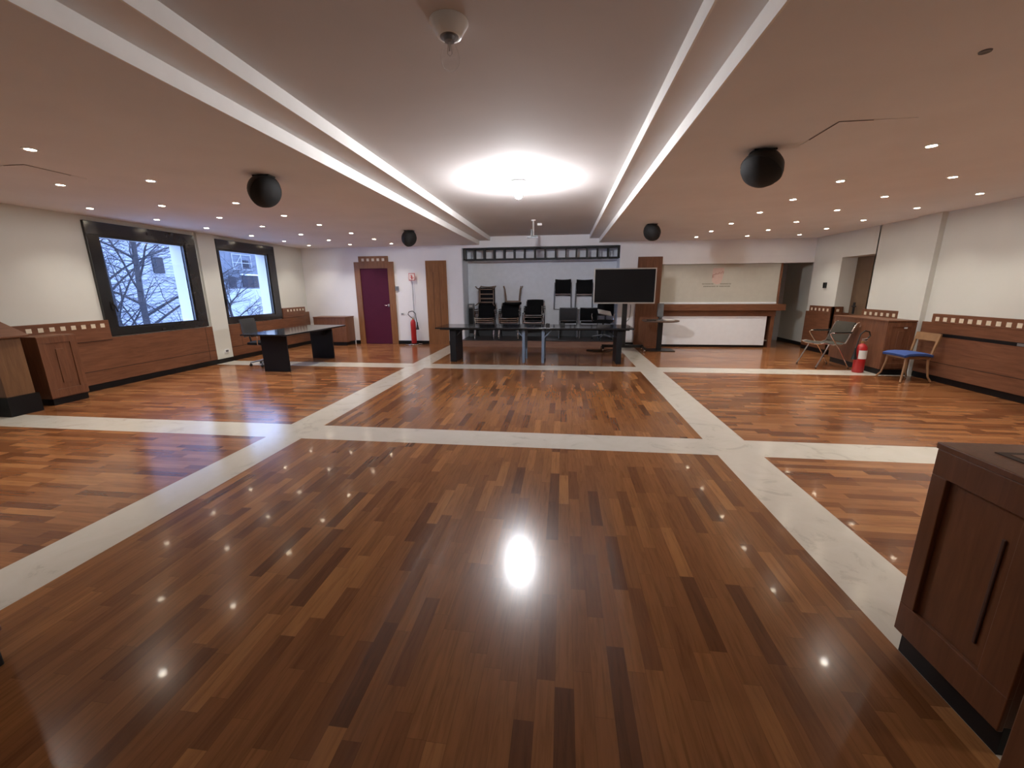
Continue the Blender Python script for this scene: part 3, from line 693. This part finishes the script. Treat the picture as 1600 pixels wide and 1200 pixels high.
def low_chair(label, loc, back='grey_mesh'):
    t = thing('folding_chair', label, 'chair', loc, 0, 'low chairs beneath the hung chairs')
    b = MB(); b.slab([(.02, .47), (-.02, .54), (-.03, .72), (-.01, .80)], .46, .03, back, 8, .02); b.build('backrest', t)
    b = MB(); b.slab([(-.30, .43), (-.2, .45), (.0, .43)], .42, .03, 'black_fabric', 8, .008); b.build('seat', t)
    for s in (-1, 1):
        b = MB(); b.tube([(s*.24, .02, .78), (s*.24, -.02, .44), (s*.245, -.26, .01)], .012, 'grey_metal'); b.build('leg', t)
        b = MB(); b.tube([(s*.22, -.26, .43), (s*.225, .06, .01)], .011, 'grey_metal'); b.build('leg', t)
    b = MB(); b.tube([(-.24, .0, .80), (.24, .0, .80)], .013, 'grey_metal'); b.build('cross_bar', t)
    return t
low_chair('folding chair with grey mesh back directly below the hung chairs', (.15, 11.30, SZ))
low_chair('black folding chair below the right hung chair, beside the television', (.70, 11.32, SZ), 'black_fabric')

def office_chair(name, label, loc, rz, back, zoff=0):
    t = thing(name, label, 'chair', loc, rz)
    b = MB(); b.slab([(.22, .44), (.18, .47), (0, .465), (-.18, .47)], .46, .045, 'black_fabric', 8, .012); b.build('seat', t)
    b = MB(); b.slab([(-.22, .60), (-.25, .72), (-.25, .85), (-.28, .95)], .44, .025, back, 8, .03); b.build('backrest', t)
    b = MB(); b.tube([(0, 0, .10), (0, 0, .44)], .028, 'black_metal'); b.tube([(0, -.05, .42), (0, -.24, .45), (0, -.285, .70)], .018, 'black_metal'); b.build('column', t)
    for s in (-1, 1):
        b = MB(); b.tube([(s*.20, .05, .44), (s*.27, .05, .46), (s*.29, .08, .60), (s*.29, .05, .66), (s*.29, -.14, .66)], .013, 'chrome'); b.build('armrest', t)
    bs = MB()
    for k in range(5):
        a = 2*PI*k/5+.3; p = (math.cos(a)*.27, math.sin(a)*.27)
        bs.tube([(0, 0, .115), (p[0], p[1], .075)], [.022, .013], 'grey_metal')
    bs.build('star_base', t)
    for k in range(5):
        a = 2*PI*k/5+.3; p = (math.cos(a)*.27, math.sin(a)*.27)
        c = MB(); M = Matrix.Translation((p[0], p[1], .028)) @ Matrix.Rotation(a, 4, 'Z') @ Matrix.Rotation(PI/2, 4, 'X')
        c.lathe([(.028, -.018), (.028, .018)], 'black_plastic', 12, M=M); c.tube([(p[0], p[1], .03), (p[0], p[1], .08)], .008, 'black_metal'); c.build('caster', t)
    return t
office_chair('office_chair', 'black mesh office chair behind the left table, back to the windows', (-6.08, 7.58, 0), -PI/2+.1, 'grey_mesh')
office_chair('office_chair', 'black swivel chair on the stage below the television', (1.06, 10.98, SZ), PI-.3, 'black_fabric')
b = MB(); b.box(-.17, .17, -.12, .12, 0, .025, 'white_plastic'); b.box(-.15, .15, -.10, .10, .025, .028, 'paper'); o = b.build('white_tray', None, .004); o.location = (1.07, 10.86, .875); o.rotation_euler = (.35, .2, .1)
setp(o, 'white flat tray resting on the swivel chair below the television', 'tray')
# slim black column at left of the stage
t = thing('column_speaker', 'slim black column speaker in left corner of the stage', 'speaker', (-2.56, 11.38, SZ))
b = MB(); b.box(-.075, .075, -.08, .08, 0, .92, 'grey_plastic'); b.build('body', t, .01)
b = MB(); b.box(-.06, .06, -.088, -.08, .10, .80, 'grille_black'); b.build('grille', t)
b = MB(); b.box(-.045, .045, -.084, -.08, .84, .88, 'silver_trim'); b.build('label_plate', t)

# ------------------------------------------------------------------ television
t = thing('television_stand', 'black wheeled stand carrying the television right of the stage', 'stand', (1.45, 9.98, 0))
b = MB(); b.box(-.055, .055, -.03, .03, .12, 1.60, 'black_metal'); b.build('post', t, .004)
for s, x in ((-1, -.47), (1, .50)):
    b = MB(); b.bar((x, -.10, .10), (x*.9, .34, .10), .05, .045, 'black_metal'); b.build('foot_bar', t)
    for y in (-.08, .32):
        c = MB(); c.lathe([(.035, -.015), (.035, .015)], 'chrome', 14, M=Matrix.Translation((x, y, .035)) @ Matrix.Rotation(PI/2, 4, 'Y')); c.box(x-.02, x+.02, y-.02, y+.02, .05, .08, 'black_metal'); c.build('caster', t)
b = MB(); b.box(-.48, .5, .10, .16, .085, .15, 'black_metal'); b.build('cross_beam', t, .003)
b = MB(); b.box(-.20, .20, -.06, -.03, 1.35, 1.75, 'black_metal'); b.build('bracket', t)
b = MB(); b.box(-.21, .12, -.18, .10, .55, .575, 'black_metal'); b.build('shelf', t)
t = thing('television', 'large flat television with black screen and thin silver frame', 'television', (1.40, 9.88, 1.145))
b = MB(); b.box(-.70, .70, -.03, .03, 0, .80, 'silver_trim'); b.build('frame', t, .004)
b = MB(); b.box(-.675, .675, -.033, -.029, .03, .775, 'screen_glass'); b.build('screen', t)
b = MB(); b.box(-.45, .45, .03, .06, .15, .65, 'black_plastic'); b.build('back_cover', t, .01)
b = MB()
b.tube([(1.46, 10.03, .55), (1.36, 10.0, .25), (1.25, 9.92, .06), (1.10, 9.85, .012), (.85, 9.84, .012), (.62, 10.02, .012), (.60, 10.10, .012), (.75, 10.16, .012), (1.05, 10.10, .012), (1.35, 10.02, .05), (1.42, 10.02, .3)], .011, 'black_plastic', 6)
o = b.build('power_cable'); setp(o, 'looped black cable on the floor beneath the television stand', 'cable')
b = MB(); b.tube([(1.74, YB-.006, 1.08), (1.74, YB-.006, .85), (1.71, YB-.006, .70), (1.55, YB-.006, .55), (1.50, YB-.006, .45)], .006, 'black_plastic', 6); o = b.build('wall_cable'); setp(o, 'thin dark cable hanging on the white pier behind the television', 'cable')

# ------------------------------------------------------------------ pedestal table by the bar
t = thing('pedestal_table', 'small round-topped pedestal table with grey column before the bar', 'table', (2.36, 10.28, 0))
b = MB(); b.lathe([(.42, .705), (.43, .715), (.43, .73), (.42, .735)], 'dark_chair_wood', 32); b.build('tabletop', t)
b = MB(); b.box(-.055, .055, -.04, .04, .015, .705, 'black_metal'); b.build('column', t, .004)
b = MB(); b.box(-.34, .34, -.22, .22, 0, .018, 'black_metal'); b.build('base_plate', t, .004)
t = thing('desk_monitor', 'narrow grey upright monitor standing on the pedestal table', 'monitor', (2.34, 10.30, .7355))
b = MB(); b.box(-.065, .065, -.10, .04, 0, .012, 'grey_plastic'); b.tube([(0, 0, .01), (0, 0, .12)], .015, 'grey_plastic'); b.build('foot', t)
b = MB(); b.box(-.07, .07, -.03, .02, .08, .40, 'grey_plastic'); b.build('screen_housing', t, .006)
b = MB(); b.box(-.13, .08, -.10, .08, 0, .02, 'paper'); o = b.build('paper_sheets'); o.location = (2.55, 10.22, .7355); o.rotation_euler.z = .2; setp(o, 'stack of white papers on the right side of the pedestal table', 'papers')
b = MB(); b.box(-.12, .10, -.08, .08, 0, .018, 'black_plastic'); o = b.build('black_folder'); o.location = (2.13, 10.16, .7355); o.rotation_euler.z = -.2; setp(o, 'black folder on the left side of the pedestal table', 'folder')

# ------------------------------------------------------------------ fire extinguishers
def extinguisher(label, loc, rz, h, r, horn_side, big_label):
    t = thing('fire_extinguisher', label, 'fire extinguisher', loc, rz)
    b = MB(); b.lathe([(r*.9, 0), (r, .015), (r, h-.11), (r*.93, h-.07), (r*.65, h-.03), (r*.32, h-.01), (r*.28, h)], 'red_paint', 24); b.build('cylinder', t)
    b = MB(); b.lathe([(.022, h), (.022, h+.04)], 'brass', 12); b.box(-.015, .05, -.012, .012, h+.03, h+.05, 'silver_trim'); b.build('valve', t)
    b = MB(); b.bar((-.02, 0, h+.07), (.10, 0, h+.085), .02, .012, 'silver_trim'); b.bar((-.01, 0, h+.05), (.09, 0, h+.045), .018, .010, 'silver_trim'); b.build('lever', t)
    s = horn_side
    b = MB(); b.tube([(0, 0, h+.03), (-s*.06, .0, h+.06), (-s*.13, .0, h+.13), (-s*.10, .0, h+.20), (0, .0, h+.22), (s*.08, 0, h+.16), (s*(r+.02), 0, h+.02), (s*(r+.04), 0, h-.10)], .011, 'black_plastic', 8); b.build('hose', t)
    b = MB(); M = Matrix.Translation((s*(r+.045), 0, h-.28)); b.lathe([(.045, 0), (.03, .06), (.018, .14), (.016, .20)], 'black_plastic', 14, M=M); b.build('horn', t)
    if big_label:
        vs = []; n = 8; R = r+.0015
        for i in range(n+1):
            a = PI+.35+ (PI*.72)*i/n; vs += [(R*math.cos(a), R*math.sin(a), h-.27), (R*math.cos(a), R*math.sin(a), h-.12)]
        b = MB(); b.add(vs, [(2*i, 2*i+2, 2*i+3, 2*i+1) for i in range(n)], 'paper', True); b.build('instruction_label', t)
    return t
t = thing('extinguisher_stand', 'chrome floor stand with tall thin pole and extinguisher sign', 'stand', (-4.07, 10.78, 0))
b = MB(); b.tube([(-.20, -.13, .02), (.16, -.13, .02)], .014, 'chrome'); b.tube([(-.14, .08, .02), (.20, .08, .02)], .014, 'chrome'); b.tube([(0, -.13, .02), (0, .08, .02)], .014, 'chrome'); b.box(-.10, .10, -.10, .10, .03, .05, 'black_metal'); b.build('base', t)
b = MB(); b.tube([(.0, .115, .03), (0, .115, 1.75)], .009, 'grey_metal'); b.tube([(0, .08, .03), (0, .115, .05)], .009, 'grey_metal'); b.build('pole', t)
b = MB(); b.box(-.085, .085, .10, .108, 1.74, 1.93, 'sign_red'); b.box(-.072, .072, .098, .10, 1.755, 1.915, 'sign_white')
b.box(-.015, .02, .095, .098, 1.775, 1.855, 'sign_red'); b.box(-.008, .012, .095, .098, 1.855, 1.875, 'sign_red'); b.box(-.035, .012, .095, .098, 1.875, 1.885, 'sign_red'); b.box(-.04, -.032, .095, .098, 1.80, 1.885, 'sign_red'); b.box(.035, .05, .095, .098, 1.78, 1.83, 'sign_red'); b.build('sign_board', t)
extinguisher('tall red fire extinguisher with hose loop on the chrome stand', (-4.07, 10.77, .05), 0, .66, .072, 1, False)
extinguisher('red fire extinguisher with white label standing on marble strip', (5.27, 7.83, 0), .3, .52, .085, -1, True)

# ------------------------------------------------------------------ wall fittings
def plate(name, label, cat, loc, rz, w, h, mat, d=.012, inner=None):
    t = thing(name, label, cat, loc, rz)
    b = MB(); b.box(-w/2, w/2, -d, 0, -h/2, h/2, mat); b.build('plate', t, .002)
    if inner: b = MB(); b.box(-w*.3, w*.3, -d-.004, -d, -h*.25, h*.25, inner); b.build('button', t)
    return t
plate('thermostat', 'small grey thermostat on wall right of the aubergine door', 'thermostat', (-4.53, YB, 1.53), 0, .09, .12, 'grey_metal', .03, 'grey_plastic')
plate('light_switch', 'white light switch low on wall beside the aubergine door', 'switch', (-4.43, YB, .84), 0, .11, .07, 'white_plastic', .012, 'grey_metal')
plate('wall_socket', 'white socket plate low on the pillar between the windows', 'socket', (-7.2, 7.86, .24), PI/2, .12, .08, 'white_plastic', .012, 'grey_metal')
plate('wall_controller', 'small black control box on right wall beside the bar passage', 'control box', (XR, 10.37, 1.53), -PI/2, .10, .12, 'black_plastic', .03, 'black_metal')

# ------------------------------------------------------------------ ceiling things
def globe_speaker(label, loc, aim, r=.19):
    t = thing('ceiling_speaker', label, 'speaker', loc, 0, 'black round ceiling speakers')
    d = Vector(aim).normalized(); q = d.to_track_quat('Z', 'Y').to_matrix().to_4x4()
    c = Vector((0, 0, -r*.90))
    M = Matrix.Translation(c) @ q
    b = MB(); b.lathe([(r*.30, -r*.86), (r*.62, -r*.74), (r*.86, -r*.48), (r*.97, -r*.18), (r, .0), (r*.98, r*.05)], 'black_plastic', 32, M=M); b.build('shell', t)
    b = MB(); b.lathe([(r*.96, r*.05), (r*.90, r*.22), (r*.72, r*.44), (r*.42, r*.58), (.001, r*.64)], 'grille_black', 32, M=M); b.build('grille', t)
    b = MB(); b.box(-.09, .09, -.05, .05, -.012, 0, 'black_metal'); b.box(-.03, .03, -.03, .03, -r*.4, -.01, 'black_metal'); b.tube([(-.085, 0, -.01), (-.11, 0, -.03), (-.10, 0, -r*.5)], .008, 'black_metal'); b.build('bracket', t)
    return t
globe_speaker('black round speaker under the left ceiling, nearer the viewer', (-3.03, 4.12, ZL), (.75, -.25, -.45), .165)
globe_speaker('black round ceiling speaker just left of the stage recess, farther from the viewer', (-3.03, 8.12, ZL), (.8, -.3, -.35), .165)
globe_speaker('black round speaker under the right ceiling, nearer the viewer', (1.66, 4.03, ZL), (-.45, -.25, -.75), .172)
globe_speaker('black round ceiling speaker above the television', (1.58, 8.10, ZL), (-.5, -.4, -.5), .165)
def batten(label, loc, lit):
    t = thing('bulb_fitting', label, 'ceiling lamp', loc)
    b = MB(); b.lathe([(.100, 0), (.100, -.006), (.062, -.064), (.056, -.066)], 'ceramic', 32); b.build('holder', t)
    b = MB(); b.lathe([(.048, -.0665), (.032, -.067), (.026, -.086), (.001, -.086)], 'grey_metal', 20, cap=False); b.build('socket', t)
    prof = [(.018, -.084), (.030, -.104), (.044, -.130), (.050, -.158), (.047, -.184), (.034, -.205), (.015, -.215), (.0008, -.217)]
    b = MB(); b.lathe(prof, 'bulb_glow' if lit else 'clear_glass', 24, cap=False); b.build('bulb', t)
    if not lit:
        b = MB(); b.tube([(-.006, 0, -.085), (-.012, 0, -.14), (0, 0, -.152), (.012, 0, -.14), (.006, 0, -.085)], .0018, 'silver_trim', 5); b.tube([(0, 0, -.085), (0, 0, -.13)], .004, 'silver_trim', 6); b.build('filament', t)
    return t
batten('unlit clear bulb in white cone fitting on the centre ceiling', (-.61, 2.38, ZC), False)
batten('brightly lit bulb in fitting on the centre ceiling', (-.59, 5.52, ZC), True)
t = thing('projector_mount', 'white pole mount with black clamps hanging before the stage', 'projector mount', (-.62, 8.56, ZC))
b = MB(); b.lathe([(.045, -.02), (.045, 0)], 'white_plastic', 16); b.build('ceiling_plate', t)
b = MB(); b.tube([(0, 0, -.02), (0, 0, -.30)], .018, 'silver_trim'); b.build('pole', t)
b = MB(); b.box(-.05, -.02, -.03, .03, -.30, -.18, 'black_metal'); b.box(-.05, .08, -.04, .04, -.315, -.295, 'black_metal'); b.box(-.12, .09, -.05, .05, -.335, -.325, 'grey_metal'); b.build('clamp', t)
b = MB(); b.box(-.05, .05, -.03, .03, -.05, 0, 'white_plastic'); o = b.build('ceiling_sensor', None, .01); o.location = (-.52, 9.0, ZC); setp(o, 'small white box on the ceiling beside the projector mount', 'sensor')
b = MB(); b.lathe([(.026, 0), (.024, -.006), (.012, -.003)], 'grey_plastic', 20); o = b.build('ceiling_socket'); o.location = (2.05, 2.60, ZL); setp(o, 'small dark round fitting on the right ceiling near the viewer', 'ceiling fitting')
for lab, x, y, sx in (('flush ceiling hatch on the right, its edge showing as dark seam', 1.90, 3.45, 1), ('flush ceiling hatch on the far left near the brightest downlights', -4.87, 3.45, -1)):
    t = thing('ceiling_hatch', lab, 'hatch', (x, y, ZL))
    b = MB(); b.box(min(0, sx*.5), max(0, sx*.5), 0, .5, -.003, 0, 'ceiling_paint'); b.build('hatch_panel', t)
    b = MB(); b.box(-.004, .004, -.004, .36, -.0045, -.003, 'groove'); b.box(min(0, sx*.22), max(0, sx*.22), -.004, .003, -.0045, -.003, 'groove'); b.build('seam', t)

# downlights
def light_obj(name, kind, energy, color, parent, loc, **kw):
    l = LD.get((kind, energy, color))
    if l is None:
        l = bpy.data.lights.new(name, kind); l.energy = energy; l.color = color
        for k, v in kw.items(): setattr(l, k, v)
        LD[(kind, energy, color)] = l
    o = bpy.data.objects.new(name, l); COL.objects.link(o); o.parent = parent; o.location = loc
    return o
LD = {}
WARM = (1.0, 0.94, 0.84)
YS = [3.12, 4.11, 5.25, 6.20, 7.14, 8.25, 9.28, 10.24]
ordn = ['first', 'second', 'third', 'fourth', 'fifth', 'sixth', 'seventh', 'eighth', 'ninth', 'tenth']
rows = [('left', -4.31, YS, 'innermost'), ('left', -5.41, YS[1:], 'middle'), ('left', -6.53, YS[2:], 'window-side'),
        ('right', 3.0, YS[1:], 'innermost'), ('right', 4.10, YS[2:], 'middle'), ('right', 5.19, YS[3:], 'wall-side')]
dl0 = None
for side, x, ys, rn in rows:
    for i, y in enumerate(reversed(ys)):
        lab = '%s lit downlight from the far wall in the %s row of the %s ceiling' % (ordn[i], rn, side)
        if dl0 is None:
            dl0 = thing('downlight', lab, 'downlight', (x, y, ZL), 0, 'recessed downlights in the side ceilings')
            b = MB(); b.lathe([(.052, -.006), (.052, 0), (.036, 0), (.036, -.006)], 'ceramic', 20, cap=False); b.lathe([(.052, -.006), (.036, -.006)], 'ceramic', 20, cap=False); b.build('trim_ring', dl0)
            b = MB(); b.lathe([(.036, -.001), (.030, -.004), (.001, -.006)], 'downlight_glow', 16, cap=False); b.build('lamp', dl0)
            t = dl0
        else: t = dup(dl0, (x, y, ZL), (0, 0, 0), lab)
for side, x, ys, rn in rows:
    for y in ys + ([1.0, 2.1] if abs(x) < 6 else []) + ([3.15] if x > 0 else []):
        light_obj('downlight_lamp', 'SPOT', 28, WARM, None, (x, y, ZL-.03), spot_size=math.radians(115), spot_blend=0.9, shadow_soft_size=.035)

# ------------------------------------------------------------------ daylight
w = bpy.data.worlds.new('World'); bpy.context.scene.world = w; w.use_nodes = True
nt = w.node_tree; bg = nt.nodes['Background']
tc = nt.nodes.new('ShaderNodeTexCoord'); n = noise(nt, tc.outputs['Generated'], 2.0, 4)
r = ramp(nt, [(0.35, (0.26, 0.42, 1.0)), (0.65, (0.42, 0.60, 1.0))]); nt.links.new(n.outputs['Fac'], r.inputs[0]); nt.links.new(r.outputs[0], bg.inputs[0])
bg.inputs[1].default_value = 4.6

# ------------------------------------------------------------------ camera
cam = bpy.data.cameras.new('camera'); co = bpy.data.objects.new('camera', cam); COL.objects.link(co)
cam.sensor_width = 36; cam.lens = 14.224; cam.clip_start = 0.05; cam.clip_end = 200
yaw, pitch, roll = 0.124614, 0.230932, -0.007335
cy, sy, cp, sp, cr, sr = math.cos(yaw), math.sin(yaw), math.cos(pitch), math.sin(pitch), math.cos(roll), math.sin(roll)
f = Vector((-sy*cp, cy*cp, -sp)); rr = Vector((cy, sy, 0)); u = rr.cross(f)
r2 = rr*cr + u*sr; u2 = -rr*sr + u*cr
co.matrix_world = Matrix(((r2.x, u2.x, -f.x, 0), (r2.y, u2.y, -f.y, 0), (r2.z, u2.z, -f.z, 1.5), (0, 0, 0, 1)))
sc = bpy.context.scene; sc.camera = co
sc.view_settings.view_transform = 'Standard'; sc.view_settings.look = 'None'; sc.view_settings.exposure = 0.5; sc.view_settings.gamma = 1
try: sc.view_settings.use_curve_mapping = False
except Exception: pass
sc.cycles.use_denoising = True; sc.cycles.sample_clamp_indirect = 4; sc.cycles.max_bounces = 8
